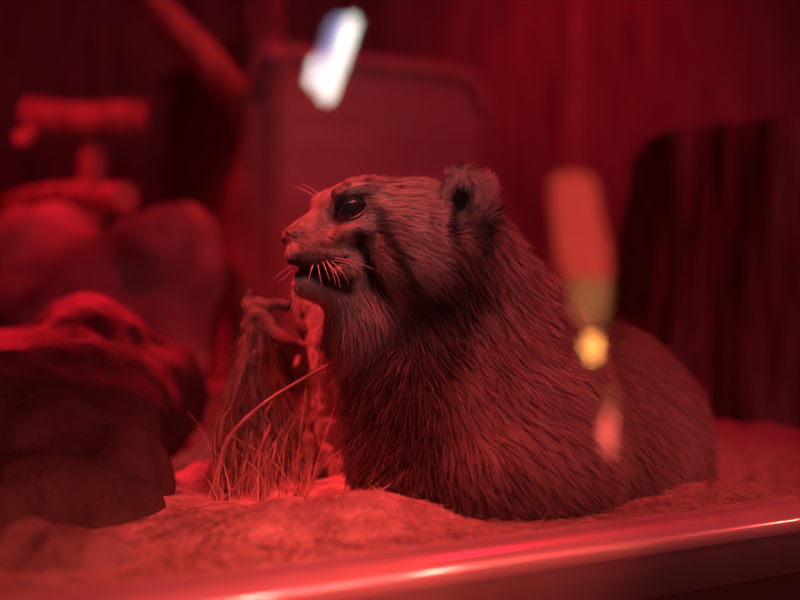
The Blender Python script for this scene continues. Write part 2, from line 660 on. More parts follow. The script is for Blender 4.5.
def make_cat():
    root = empty('wild_cat', W(np.array([0.06, 0.92, 0.0])))
    tag(root, 'thick-furred wild cat sitting behind the glass in profile, looking up and left', 'cat')
    body = mesh_obj('body', W(CV), CF, coat_mat('cat_skin'), root)
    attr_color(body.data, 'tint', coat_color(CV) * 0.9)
    # --- fur: tapering hairs rooted on the body
    tri = np.vstack([CF[:, [0, 1, 2]], CF[:, [0, 2, 3]]])
    A, B, C = CV[tri[:, 0]], CV[tri[:, 1]], CV[tri[:, 2]]
    area = 0.5 * np.linalg.norm(np.cross(B - A, C - A), axis=1)
    cen = (A + B + C) / 3
    px, py = to_px(cen)
    head = (1 - sstep(430, 470, px)) * (1 - sstep(300, 350, py))
    wgt = area * (1 + 2.0 * head + 4 * (1 - sstep(320, 350, px)) * (1 - sstep(290, 300, py)))
    nrm = CN[tri[:, 0]]
    wgt *= np.where(nrm[:, 1] > 0.45, 0.35, 1.0)
    nh = 300000
    t = rng.choice(len(tri), nh, p=wgt / wgt.sum())
    r1, r2 = np.sqrt(rng.random(nh)), rng.random(nh)
    p = A[t] * (1 - r1)[:, None] + B[t] * (r1 * (1 - r2))[:, None] + C[t] * (r1 * r2)[:, None]
    n = CN[tri[t, 0]] * (1 - r1)[:, None] + CN[tri[t, 1]] * (r1 * (1 - r2))[:, None] + CN[tri[t, 2]] * (r1 * r2)[:, None]
    n /= np.linalg.norm(n, axis=1)[:, None]
    px, py = to_px(p)
    # bare: eyes, nose, mouth, underside
    keep = (np.linalg.norm(p - EYE, axis=1) > EYE_R + 0.0022) & (np.linalg.norm(p - EYE2, axis=1) > EYE_R + 0.0022)
    keep &= np.hypot(px - 286, py - 239) > 7
    keep &= seg_d(px, py, [(290, 264), (310, 269), (330, 277)]) > 3.5
    keep &= p[:, 2] > 0.006
    p, n, px, py = p[keep], n[keep], px[keep], py[keep]
    k = len(p)
    head = (1 - sstep(420, 470, px)) * (1 - sstep(290, 345, py))
    dn = np.linalg.norm(p - NOSE, axis=1)
    ln = 0.0046 + 0.0104 * sstep(0.03, 0.11, dn)
    ln = ln * head + (1 - head) * (0.024 + 0.006 * FN3(p))
    ear = np.exp(-((px - 466) ** 2 + (py - 204) ** 2) / (2 * 18 ** 2)) * (p[:, 1] < 0.885)
    ear = np.clip(ear * 1.8, 0, 1)
    ln = ln * (1 - ear) + ear * 0.0065
    ln *= rng.uniform(0.6, 1.25, k)
    flow_h = p - (NOSE + np.array([0, 0, 0.004]))
    flow_h /= np.linalg.norm(flow_h, axis=1)[:, None] + 1e-9
    flow_h[:, 2] -= 0.25
    fb = np.stack([np.full(k, 0.42), np.full(k, 0.10), np.full(k, -0.85)], 1)
    chest = (1 - sstep(380, 450, px))
    fb[:, 0] -= 0.75 * chest
    fb[:, 0] += 0.5 * sstep(480, 560, px)
    flow = flow_h * head[:, None] + fb * (1 - head)[:, None]
    earf = np.stack([np.full(k, 0.15), np.full(k, 0.0), np.full(k, 0.9)], 1)
    flow = flow * (1 - ear)[:, None] + earf * ear[:, None]
    # locks: hairs near one another lean the same way
    lock = np.stack([Noise(28, 31)(p), Noise(28, 32)(p), Noise(28, 33)(p)], 1)
    lock2 = np.stack([Noise(75, 34)(p), Noise(75, 35)(p), Noise(75, 36)(p)], 1)
    flow = flow + (0.26 * lock + 0.22 * lock2) * (0.35 + 0.65 * (1 - head))[:, None]
    flow -= n * (flow * n).sum(1)[:, None]
    flow /= np.linalg.norm(flow, axis=1)[:, None] + 1e-9
    lift = 0.28 * head + 0.42 * (1 - head)
    d0 = n * lift[:, None] + flow * (1 - lift)[:, None] + rng.normal(0, 0.16, (k, 3))
    d0 /= np.linalg.norm(d0, axis=1)[:, None]
    d1 = d0 * 0.75 + flow * 0.45 + np.array([0, 0, -0.12])
    d1 /= np.linalg.norm(d1, axis=1)[:, None]
    d2 = d1 * 0.8 + flow * 0.35 + np.array([0, 0, -0.15]) + rng.normal(0, 0.10, (k, 3))
    d2 /= np.linalg.norm(d2, axis=1)[:, None]
    q0 = p - n * 0.0008
    q1 = q0 + d0 * (ln * 0.36)[:, None]
    q2 = q1 + d1 * (ln * 0.34)[:, None]
    q3 = q2 + d2 * (ln * 0.30)[:, None]
    side = np.cross(n, d1) + rng.normal(0, 0.25, (k, 3))
    side /= np.linalg.norm(side, axis=1)[:, None] + 1e-9
    wd = (0.00026 * head + 0.00036 * (1 - head)) * rng.uniform(0.7, 1.3, k)
    s = side * wd[:, None]
    V = np.stack([q0 - s, q0 + s, q1 - s, q1 + s, q2 - s * 0.75, q2 + s * 0.75, q3], 1).reshape(-1, 3)
    # keep the tips off the glass and out of the ground
    Vw = W(V)
    Vw[:, 1] = np.maximum(Vw[:, 1], GY + 0.008 + 0.002 * rng.random(len(Vw)))
    Vw[:, 2] = np.maximum(Vw[:, 2], 0.003)
    b = np.arange(k) * 7
    quads = np.concatenate([np.stack([b, b + 1, b + 3, b + 2], 1), np.stack([b + 2, b + 3, b + 5, b + 4], 1)])
    tip = np.stack([b + 4, b + 5, b + 6], 1)
    tris = np.vstack([quads[:, [0, 1, 2]], quads[:, [0, 2, 3]], tip])
    fur = mesh_obj('fur', Vw, tris, coat_mat('cat_fur', 0.6, 'lie', 0.3), root)
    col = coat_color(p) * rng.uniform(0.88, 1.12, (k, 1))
    # pale-tipped guard hairs on the chest and flank
    tipw = np.where(rng.random(k) < 0.16, 1.0, 0.0) * (1 - head)
    C7 = np.repeat(col[:, None, :], 7, 1)
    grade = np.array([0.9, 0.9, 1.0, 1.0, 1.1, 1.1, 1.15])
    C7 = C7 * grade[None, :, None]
    pt = np.array([0.66, 0.62, 0.58])
    for j, a in ((4, 0.25), (5, 0.25), (6, 0.55)):
        C7[:, j] = C7[:, j] * (1 - a * tipw[:, None]) + pt * (a * tipw[:, None])
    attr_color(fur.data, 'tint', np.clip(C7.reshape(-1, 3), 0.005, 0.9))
    bn = n + 0.18 * (lock2 * 0.6 + lock * 0.5) + rng.normal(0, 0.08, (k, 3))
    bn /= np.linalg.norm(bn, axis=1)[:, None]
    attr_vec(fur.data, 'lie', wdir(np.repeat(bn, 7, 0)))
    fur['kind'] = 'stuff'
    # --- eyes
    M_eye = pbr('dark_wet_eye', (0.022, 0.007, 0.006), 0.03, spec=0.5)
    M_pupil = pbr('black_pupil', (0.004, 0.003, 0.003), 0.03, spec=0.5)
    M_rim = pbr('wet_eyelid', (0.60, 0.42, 0.38), 0.25, spec=0.6)
    for c, sgn, lab in ((EYE, -1, True), (EYE2, 1, False)):
        bm = bmesh.new()
        bmesh.ops.create_uvsphere(bm, u_segments=32, v_segments=20, radius=EYE_R)
        look = W(c + np.array([-0.55, sgn * 0.80, 0.12])) - W(c)
        q = Vector(look).to_track_quat('Z', 'Y').to_matrix()
        for v in bm.verts:
            if v.co.z > 0:
                v.co.z *= 1.10
            v.co = q @ v.co + Vector(W(c))
        eye = bm_obj('eye', bm, M_eye, root)
        bm = bmesh.new()
        bmesh.ops.create_uvsphere(bm, u_segments=24, v_segments=14, radius=EYE_R * 0.62)
        for v in bm.verts:
            v.co.z = v.co.z * 0.25 + EYE_R * 1.10 * 0.90
            v.co = q @ v.co + Vector(W(c))
        bm_obj('pupil', bm, M_pupil, eye)
        if lab:
            pts = [c + np.array(o) for o in ()]
            lid = spline([L(350, 218.5, 0.8445), L(356, 216.5, 0.8440), L(362, 212.5, 0.8450), L(367, 206.5, 0.8485)], 16)
            v, f = tube(W(lid), np.concatenate([np.linspace(0.0002, 0.0005, 8), np.linspace(0.0005, 0.0003, 8)]), 6)
            mesh_obj('lower_eyelid', v, f, M_rim, root)
            lid = spline([L(337, 218, 0.8475), L(342, 207, 0.8455), L(349, 200, 0.8445), L(357, 198.5, 0.8450), L(364, 203, 0.8475), L(367, 207, 0.8495)], 18)
            v, f = tube(W(lid), 0.0007, 6)
            mesh_obj('upper_eyelid', v, f, pbr('dark_eyelid', (0.05, 0.035, 0.03), 0.9, spec=0.0), root)
    # --- whiskers and brow hairs
    M_wh = pbr('white_whisker', (0.9, 0.88, 0.86), 0.35, spec=0.5)
    wh = [
        ((323, 262, .846), (326, 270, .838), (330, 281, .832)), ((326, 260, .846), (332, 271, .836), (336, 285, .829)),
        ((331, 261, .846), (341, 270, .836), (349, 284, .829)), ((333, 260, .846), (350, 264, .836), (367, 277, .829)),
        ((328, 263, .846), (336, 273, .836), (341, 289, .829)), ((313, 265, .847), (310, 275, .840), (308, 287, .836)),
        ((318, 265, .846), (320, 276, .838), (322, 288, .834)), ((335, 258, .846), (356, 262, .838), (380, 272, .832)),
        ((292, 266, .868), (283, 271, .868), (273, 279, .866)), ((293, 270, .870), (285, 277, .870), (277, 283, .868)),
        ((292, 292, .868), (294, 301, .866), (286, 318, .864)),
        ((318, 198, .895), (304, 190, .897), (290, 185, .899)), ((322, 196, .893), (310, 188, .895), (301, 183, .898)),
    ]
    for pts in wh:
        c = spline([L(*q) for q in pts], 12)
        v, f = tube(W(c), np.linspace(0.00034, 0.00008, 12), 5)
        mesh_obj('whisker', v, f, M_wh, root)
    return root


make_cat()

# ================================================================== ROCKS, WOOD AND STRAW IN THE ENCLOSURE
M_rock = pbr('pale_rock', (0.30, 0.25, 0.23), 0.9, spec=0.2, col2=(0.55, 0.47, 0.43), scale=9, bump=0.7, bscale=30)
M_rock2 = pbr('brown_rock', (0.035, 0.03, 0.028), 0.9, spec=0.2, col2=(0.10, 0.085, 0.08), scale=7, bump=0.7, bscale=24)
M_rock3 = pbr('grey_brown_rock', (0.15, 0.125, 0.12), 0.9, spec=0.2, col2=(0.32, 0.27, 0.25), scale=16, bump=0.6, bscale=50)
M_wood = pbr('weathered_wood', (0.22, 0.16, 0.13), 0.85, spec=0.2, col2=(0.48, 0.38, 0.33), scale=8, stretch=(4, 4, 0.7), bump=0.7, bscale=18)
M_cut = pbr('sawn_wood_end', (0.60, 0.50, 0.43), 0.8, spec=0.2, col2=(0.45, 0.36, 0.3), scale=40)
M_pale = pbr('bleached_driftwood', (0.62, 0.52, 0.46), 0.8, spec=0.25, col2=(0.82, 0.72, 0.66), scale=14, stretch=(3, 3, 0.6), bump=0.7, bscale=40)
M_bark = pbr('furrowed_bark', (0.20, 0.17, 0.16), 0.95, spec=0.1, col2=(0.42, 0.35, 0.33), scale=42, stretch=(2.4, 2.4, 0.16), bump=1.0, bscale=50, contrast=(0.3, 0.8))
M_twig = pbr('dry_twig_bark', (0.18, 0.14, 0.12), 0.8, spec=0.25, col2=(0.42, 0.34, 0.30), scale=50)
M_root = pbr('dark_root_wood', (0.13, 0.10, 0.09), 0.85, spec=0.2, col2=(0.34, 0.27, 0.24), scale=26, bump=0.5)
M_straw = pbr('dry_straw', (0.48, 0.38, 0.28), 0.7, spec=0.3, col2=(0.72, 0.6, 0.46), scale=120)
M_box = pbr('grey_plywood', (0.40, 0.34, 0.32), 0.85, spec=0.2, col2=(0.52, 0.45, 0.42), scale=6, stretch=(0.6, 3, 6), bump=0.3)


def blob(name, prs, h, mat, lo, hi, amp=0.0, scale=8, seed=0, parent=None):
    """one solid body from rounded lumps, roughened by noise"""
    nz, nz2 = Noise(scale, seed), Noise(scale * 2.7, seed + 1)

    def f(p):
        d = None
        for g, k in prs:
            v = g(p)
            d = v if d is None else smin(d, v, k)
        if amp:
            d = d + amp * nz(p) + amp * 0.45 * nz2(p)
        return d
    V, F = nets(f, lo, hi, h)
    return mesh_obj(name, W(V), F, mat, parent)


# pale boulder beside the perch
prs = [(ell(L(45, 262, 1.66), (0.095, 0.14, 0.085)), 0.03), (ell(L(100, 300, 1.66), (0.145, 0.14, 0.10)), 0.04),
       (ell(L(178, 262, 1.66), (0.075, 0.10, 0.082), rot_xz(18)), 0.03), (ell(L(88, 370, 1.62), (0.17, 0.20, 0.17)), 0.05),
       (cap(L(60, 285, 1.55), L(165, 248, 1.55), 0.03, 0.05), 0.03)]
o = blob('boulder', prs, 0.011, M_rock, (-0.85, 1.30, -0.03), (-0.05, 1.95, 0.36), 0.012, 7, 41)
tag(o, 'pale knobbly boulder in the middle distance below the short log perch', 'rock')

# dark boulder nearer the glass
prs = [(ell((-0.43, 1.20, 0.05), (0.11, 0.10, 0.078)), 0.03), (ell((-0.352, 1.21, 0.088), (0.052, 0.075, 0.078), rot_xz(6)), 0.025),
       (ell((-0.315, 1.22, 0.072), (0.055, 0.08, 0.078)), 0.025), (ell((-0.262, 1.22, 0.045), (0.048, 0.07, 0.066), rot_xz(25)), 0.025),
       (ell((-0.295, 0.96, 0.03), (0.09, 0.10, 0.060)), 0.04), (ell((-0.32, 1.08, 0.04), (0.10, 0.12, 0.085)), 0.05),
       (ell((-0.42, 0.97, 0.04), (0.10, 0.12, 0.070)), 0.04), (ell((-0.26, 0.82, 0.0), (0.085, 0.06, 0.042)), 0.04),
       (ell((-0.215, 0.89, 0.01), (0.030, 0.055, 0.048)), 0.03)]
o = blob('boulder', prs, 0.006, M_rock2, (-0.58, 0.72, -0.03), (-0.15, 1.36, 0.22), 0.006, 10, 51)
tag(o, 'large dark boulder with a lit ridge, filling the lower left behind the glass', 'rock')

# low rock by the glass
prs = [(ell(L(100, 578, 0.69), (0.040, 0.030, 0.020), rot_xz(14)), 0.02), (ell(L(52, 562, 0.69), (0.040, 0.032, 0.022)), 0.02), (ell(L(5, 570, 0.68), (0.045, 0.03, 0.024)), 0.02)]
o = blob('rock', prs, 0.004, M_rock3, (-0.36, 0.62, -0.03), (-0.10, 0.80, 0.06), 0.003, 18, 61)
tag(o, 'low flat rock lying against the glass below the dark boulder', 'rock')


def log(name, a, b, r, mat, endmat, parent=None, seed=0, lump=0.08):
    path = [np.array(a) + (np.array(b) - np.array(a)) * t for t in np.linspace(0, 1, 14)]
    path = np.array(path)
    path[:, 2] += 0.006 * np.sin(np.linspace(0, 5, 14) + seed)
    v, f = tube(W(path), r, 20, lump, seed)
    o = mesh_obj(name, v, f[:-2], mat, parent)
    return o, W(path)


def disc(name, c, axis, r, mat, parent, th=0.004):
    bm = bmesh.new()
    bmesh.ops.create_cone(bm, cap_ends=True, segments=24, radius1=r, radius2=r * 0.97, depth=th)
    q = Vector(axis).to_track_quat('Z', 'Y').to_matrix()
    for v in bm.verts:
        v.co = q @ v.co + Vector(c)
    return bm_obj(name, bm, mat, parent, smooth=False)


# log perch: crossbar on a post, on a stub of log
WP = 1.86
pr = empty('log_perch', at(92, 300, WP))
tag(pr, 'short thick log perch fixed crosswise on a post, above the pale boulder', 'perch')
_, pth = log('crossbar', L(27, 117, WP), L(148, 125, WP), 0.034, M_wood, M_cut, pr, 3, 0.06)
disc('sawn_end', pth[0], pth[0] - pth[1], 0.034, M_cut, pr)
disc('sawn_end', pth[-1], pth[-1] - pth[-2], 0.034, M_cut, pr)
log('post', L(92, 128, WP + 0.01), L(92, 318, WP + 0.01), 0.023, M_wood, M_cut, pr, 5, 0.05)
o, pth = log('branch_stub', L(34, 132, WP - 0.02), L(21, 139, WP - 0.07), 0.012, M_wood, M_cut, pr, 8, 0.04)
disc('sawn_end', pth[-1], pth[-1] - pth[-2], 0.012, M_cut, pr)
o, pth = log('foot_log', L(14, 204, WP), L(126, 194, WP - 0.20), 0.022, M_wood, M_cut, pr, 12, 0.06)
disc('sawn_end', pth[-1], pth[-1] - pth[-2], 0.0225, M_cut, pr)

# dead tree with a leaning branch
tr = empty('dead_tree', at(262, 380, 1.80))
tag(tr, 'tall dead tree trunk with a slanting side branch, in front of the plywood shelter', 'tree')
tp = spline([L(258, 404, 1.78), L(256, 320, 1.78), L(252, 230, 1.79), L(262, 130, 1.80), L(262, 40, 1.81), L(256, -60, 1.74), L(262, -190, 1.75)], 40)
v, f = tube(W(tp), np.linspace(0.046, 0.034, 40), 20, 0.14, 71)
mesh_obj('trunk', v, f, M_wood, tr)
tp = spline([L(262, 140, 1.80), L(238, 98, 1.78), L(195, 48, 1.78), L(150, 0, 1.79), L(100, -60, 1.81)], 24)
v, f = tube(W(tp), np.linspace(0.034, 0.022, 24), 16, 0.10, 73)
mesh_obj('branch', v, f, M_wood, tr)
tp = spline([L(262, 90, 1.78), L(268, 70, 1.66), L(276, 52, 1.62)], 10)
v, f = tube(W(tp), np.linspace(0.02, 0.012, 10), 12, 0.10, 75)
mesh_obj('branch_stub', v, f, M_wood, tr)

# plywood shelter: front board, sides, lid with a lipped edge, dark doorway
BX0, BX1, BY0, BY1, BZ1 = 0.74, 1.24, 1.17, 1.60, 0.60
sh = empty('shelter_box', ((BX0 + BX1) / 2, (BY0 + BY1) / 2, 0))
tag(sh, 'grey plywood den box with a projecting lid, standing behind the cat', 'shelter')
bm = bmesh.new()
outer = [(BX0, 0.005), (BX1, 0.005), (BX1, BZ1 - 0.06)]
for t in np.linspace(0, 90, 8):
    outer.append((BX1 - 0.06 + 0.06 * math.cos(math.radians(t)), BZ1 - 0.06 + 0.06 * math.sin(math.radians(t))))
outer.append((BX0, BZ1))
vs = [bm.verts.new((x, BY0, z)) for x, z in outer]
f0 = bm.faces.new(vs)
r = bmesh.ops.extrude_face_region(bm, geom=[f0])
for g in r['geom']:
    if isinstance(g, bmesh.types.BMVert):
        g.co.y += 0.018
bmesh.ops.recalc_face_normals(bm, faces=bm.faces[:])
bm_obj('front_board', bm, M_box, sh, smooth=False)
box('side_board', (BX0, BY0 + 0.018, 0.005), (BX0 + 0.018, BY1, BZ1 - 0.02), M_box, sh)
box('side_board', (BX1 - 0.018, BY0 + 0.018, 0.005), (BX1, BY1, BZ1 - 0.06), M_box, sh)
box('rear_board', (BX0 + 0.018, BY1 - 0.018, 0.005), (BX1 - 0.018, BY1, BZ1 - 0.02), M_box, sh)
rim = spline([(BX0 - 0.02, BY0 - 0.012, BZ1 + 0.002), (BX0 + 0.2, BY0 - 0.012, BZ1 + 0.002), (BX1 - 0.08, BY0 - 0.012, BZ1 + 0.002),
              (BX1 - 0.02, BY0 - 0.012, BZ1 - 0.016), (BX1 + 0.006, BY0 - 0.012, BZ1 - 0.065)], 30)
v, f = tube(rim, 0.015, 10)
mesh_obj('lid_edge', v, f, M_cut, sh)
box('lid', (BX0 - 0.02, BY0, BZ1 + 0.001), (BX1 - 0.05, BY1 + 0.02, BZ1 + 0.018), M_box, sh)

# big bark stump at the far side
V, F = [], []
cs = W(np.array([0.61, 1.66, 0.0]))
nz, nz2 = Noise(3, 81), Noise(11, 82)
nS, nH, RS = 160, 60, 0.27
for i in range(nH):
    t = i / (nH - 1)
    for k in range(nS):
        a = 2 * math.pi * k / nS
        d = np.array([math.cos(a), math.sin(a), 0])
        r = RS * (1.12 - 0.14 * t) + 0.016 * float(nz((d * 0.5 + [0, 0, t * 0.3])[None])[0]) + 0.004 * math.sin(23 * a + 2 * math.sin(5 * t)) + 0.003 * math.sin(51 * a + 3 * t)
        top = 0.385 + 0.02 * math.sin(a * 2 + 1)
        V.append(cs + d * r + np.array([0, 0, -0.01 + t * top]))
for i in range(nH - 1):
    for k in range(nS):
        k2 = (k + 1) % nS
        F.append((i * nS + k, i * nS + k2, (i + 1) * nS + k2, (i + 1) * nS + k))
stp = mesh_obj('bark', V, F, M_bark)
st = empty('tree_stump', cs)
stp.parent = st
stp.matrix_parent_inverse = st.matrix_basis.inverted()
ringv = [V[(nH - 1) * nS + k] for k in range(nS)]
ctr = np.mean(ringv, 0) - [0, 0, 0.01]
tv = list(ringv) + [ctr + (np.array(p_) - ctr) * 0.93 - [0, 0, 0.004] for p_ in ringv] + [ctr]
tf = [(k, (k + 1) % nS, nS + (k + 1) % nS, nS + k) for k in range(nS)] + [(nS + k, nS + (k + 1) % nS, 2 * nS) for k in range(nS)]
mesh_obj('cut_top', tv, tf, M_wood, st)
tag(st, 'broad dark tree stump with furrowed upright bark, beside the haunches of the cat', 'stump')

# driftwood root behind the dry brush, with a bleached limb by the chest of the cat
dw = empty('driftwood_root', W(np.array([-0.11, 1.0, 0.0])))
tag(dw, 'forked bleached driftwood root standing in front of the chest of the cat', 'driftwood')
prs = []


def limb(pts, r0, r1, k=0.012, n=10):
    c = spline(pts, n)
    rr = np.linspace(r0, r1, n)
    for i in range(n - 1):
        prs.append((cap(c[i], c[i + 1], rr[i], rr[i + 1]), k))


limb([L(236, 520, 1.0), L(240, 450, 1.0), L(246, 380, 1.0), L(250, 330, 1.0), L(249, 291, 1.0)], 0.015, 0.005, 0.005)
limb([L(252, 316, 1.0), L(266, 322, 0.99), L(280, 337, 0.98), L(296, 346, 0.98), L(314, 349, 1.0)], 0.007, 0.005, 0.004)
limb([L(256, 300, 1.01), L(266, 306, 1.01), L(277, 303, 1.01), L(290, 310, 1.01)], 0.0045, 0.003, 0.004)
limb([L(312, 350, 0.99), L(300, 325, 0.99), L(296, 300, 1.0), L(298, 288, 1.0)], 0.005, 0.003, 0.004)
rr_ = np.random.default_rng(5)
for q in range(15):
    x1 = 216 + 7.4 * q + rr_.uniform(-3, 3)
    x0 = 248 + 0.05 * (x1 - 250) if q < 9 else 262 + 6 * (q - 9)
    y0 = 322 + abs(q - 5) * 3 + rr_.uniform(-6, 6)
    w0, w1 = 1.0 + rr_.uniform(-0.015, 0.015), rr_.uniform(0.95, 1.0)
    xm = x0 + (x1 - x0) * 0.45 + rr_.uniform(-6, 6)
    limb([L(x0, y0, w0), L(xm, y0 + 50, w0), L(x1 + rr_.uniform(-5, 5), 440, 0.4 + 0.6 * w1), L(x1, 305 + 178 / w1, w1)],
         rr_.uniform(0.002, 0.0035), rr_.uniform(0.003, 0.0065), 0.004)
blob('root', prs, 0.0027, M_root, (-0.23, 0.83, -0.02), (-0.04, 1.08, 0.20), 0.0016, 40, 91, dw)
prs = []
limb([L(338, 486, 1.0), L(326, 455, 1.0), L(317, 410, 1.0), L(318, 360, 1.0), L(321, 325, 1.0), L(316, 303, 1.0)], 0.026, 0.013, 0.008)
blob('limb', prs, 0.0034, M_pale, (-0.14, 0.93, -0.03), (0.01, 1.12, 0.20), 0.002, 30, 95, dw)

# twigs stuck in the litter in front of it
TW = [
    ([(334, 362, .93), (305, 378, .91), (262, 405, .90), (228, 440, .89), (218, 480, .88), (216, 530, .87)], 0.0020,
     'long arching dry twig leaning from the driftwood to the litter'),
    ([(272, 402, .91), (265, 416, .90), (270, 426, .90), (262, 445, .89), (250, 470, .88), (226, 500, .87), (205, 538, .86)], 0.0017,
     'crooked dry twig crossing below the long arching twig'),
    ([(247, 462, .87), (258, 472, .86), (263, 487, .85), (262, 532, .85)], 0.0012, 'short pale twig bent like a hook, nearest the glass'),
    ([(276, 442, .88), (273, 458, .87), (265, 476, .87), (252, 530, .86)], 0.0012, 'thin curved stem beside the hooked pale twig'),
    ([(252, 432, .90), (243, 468, .89), (238, 500, .88), (228, 532, .87)], 0.0014, 'slim dark stem standing between the crossing twigs'),
    ([(306, 390, .95), (304, 410, .94), (300, 440, .93), (296, 512, .91)], 0.0014, 'upright dry stem in front of the bleached limb'),
    ([(246, 360, .97), (238, 385, .96), (230, 410, .95), (222, 425, .94), (214, 505, .93)], 0.0022, 'dry stalk hanging down the outer side of the driftwood root'),
]
for pts, r, lab in TW:
    pp = [L(*q) for q in pts]
    c = spline(pp, 26)
    c[:, 2] = np.maximum(c[:, 2], 0.001)
    v, f = tube(W(c), np.linspace(r * 0.55, r, 26), 7, 0.15, 5)
    tag(mesh_obj('dry_twig', v, f, M_twig), lab, 'twig', 'dry twigs in front of the driftwood')


def blades(name, roots, dirs, lens, width, mat, bend=0.5, segs=4, nrm=None):
    """many separate dry blades"""
    k = len(roots)
    side = np.cross(dirs, rng.normal(size=(k, 3)))
    side /= np.linalg.norm(side, axis=1)[:, None]
    bd = rng.normal(0, 1, (k, 3)) * bend
    bd[:, 2] -= bend
    V = []
    p = roots.copy()
    d = dirs.copy()
    for s in range(segs + 1):
        wv = width * (1 - 0.8 * s / segs)
        V += [p - side * wv, p + side * wv]
        d = d + bd / segs
        d /= np.linalg.norm(d, axis=1)[:, None]
        p = p + d * (lens / segs)[:, None]
    V = np.stack(V, 1).reshape(-1, 3)
    V[:, 1] = np.maximum(V[:, 1], GY + 0.006)
    V[:, 2] = np.maximum(V[:, 2], 0.0)
    b = np.arange(k) * (segs + 1) * 2
    F = np.concatenate([np.stack([b + 2 * s, b + 2 * s + 1, b + 2 * s + 3, b + 2 * s + 2], 1) for s in range(segs)])
    return mesh_obj(name, V, F, mat)


# shaggy fibres hanging from the root
k = 1300
fx = rng.uniform(-1, 1, k)
fy = rng.uniform(0, 1, k) ** 0.8
fw = 0.985 - 0.05 * np.clip(fy, 0, 1) * rng.random(k) + rng.normal(0, 0.010, k)
fpx = 256 + fx * (8 + 52 * fy)
fpy = 318 + 190 * fy
rt = np.stack([(fpx - 400) / FPX * fw, fw, CAM[2] + (300 - fpy) / FPX * fw], 1)
dr = np.stack([fx * 0.5 + rng.normal(0, 0.18, k), rng.normal(-0.1, 0.2, k), -np.ones(k)], 1)
dr /= np.linalg.norm(dr, axis=1)[:, None]
o = blades('root_fibre', W(rt), wdir(dr), rng.uniform(0.02, 0.06, k), 0.00042, M_twig, 0.25, 5)
o['kind'] = 'stuff'
o.parent = dw
o.matrix_parent_inverse = dw.matrix_basis.inverted()

# dry grass around the driftwood
k = 170
rt = np.stack([rng.normal(-0.105, 0.030, k), rng.normal(0.94, 0.045, k), np.zeros(k)], 1)
rt[:, 1] = np.maximum(rt[:, 1], 0.86)
rt[:, 0] = np.clip(rt[:, 0], -0.155, -0.075)
dr = np.stack([rng.normal(0.0, 0.15, k), rng.normal(0.0, 0.15, k), np.ones(k)], 1)
dr /= np.linalg.norm(dr, axis=1)[:, None]
o = blades('dry_grass', W(rt), wdir(dr), rng.uniform(0.03, 0.10, k), 0.0006, M_straw, 0.45, 5)
tag(o, 'dry grass blades growing round the foot of the driftwood root', 'grass', kind='stuff')

# fibres of litter, thick along the glass
k = 9000
xx = rng.uniform(-0.05, 1.35, k)
yy = GY + 0.008 + np.abs(rng.normal(0, 0.06, k))
zz = ground_h(xx, yy)
a = rng.uniform(0, 2 * math.pi, k)
dr = np.stack([np.cos(a), np.sin(a), rng.uniform(0.05, 0.8, k)], 1)
dr /= np.linalg.norm(dr, axis=1)[:, None]
o = blades('straw_litter', np.stack([xx, yy, zz], 1), dr, rng.uniform(0.004, 0.015, k), 0.00032, M_straw, 0.3, 3)
tag(o, 'fuzzy straw litter on the enclosure floor along the foot of the glass', 'straw', kind='stuff')

# ================================================================== THE VISITORS' SIDE, seen in the glass
M_metal = pbr('black_lamp_metal', (0.03, 0.03, 0.03), 0.4, metal=0.6)
M_white = glow('white_tube_glow', (1.0, 0.94, 0.88), 28)
M_blue = glow('bluish_tube_glow', (0.50, 0.52, 1.0), 11)
M_bulb = glow('warm_bulb_glow', (1.0, 0.38, 0.08), 34)
M_shade_r = glow('lit_red_shade', (1.0, 0.085, 0.055), 5.6)
M_shade_o = glow('lit_amber_shade', (1.0, 0.40, 0.12), 3.0)
M_drop_r = glow('lit_red_drop', (1.0, 0.13, 0.09), 16)
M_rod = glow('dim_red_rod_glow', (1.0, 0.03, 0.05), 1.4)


def mir(px, py, w):
    p = at(px, py, w)
    p[1] = 2 * GY - p[1]
    return p


WV = 4.0
# twin tube lamp
tw = empty('tube_lamp', mir(333, 60, WV))
tag(tw, 'bright white twin tube lamp in the visitor hall, mirrored above the cat', 'lamp')
for (a, b, r, m, nm) in (((352, 22), (327, 95), 0.022, M_white, 'tube'), ((337, 22), (316, 80), 0.018, M_blue, 'tube'), ((318, 64), (314, 82), 0.021, M_white, 'tube')):
    tt = np.sin(np.linspace(-math.pi / 2, math.pi / 2, 13))
    p0, p1 = mir(*a, WV), mir(*b, WV)
    ax = (p1 - p0) / np.linalg.norm(p1 - p0)
    c = np.vstack([p0 + ax * r * 0.98 * q for q in tt[:7]] + [p1 + ax * r * 0.98 * q for q in tt[6:]])
    v, f = tube(c, [r * math.sqrt(1 - (0.98 * q) ** 2) for q in tt[:7]] + [r * math.sqrt(1 - (0.98 * q) ** 2) for q in tt[6:]], 16)
    mesh_obj(nm, v, f, m, tw)
c = np.linspace(mir(346, 20, WV) + [0, -0.08, 0], mir(312, 96, WV) + [0, -0.08, 0], 6)
v, f = tube(c, 0.03, 10)
mesh_obj('housing', v, f, M_metal, tw)
c = np.linspace(mir(330, 55, WV) + [0, -0.08, 0], [mir(330, 55, WV)[0], mir(330, 55, WV)[1] - 0.08, Z1], 6)
v, f = tube(c, 0.006, 8)
mesh_obj('hanging_rod', v, f, M_metal, tw)

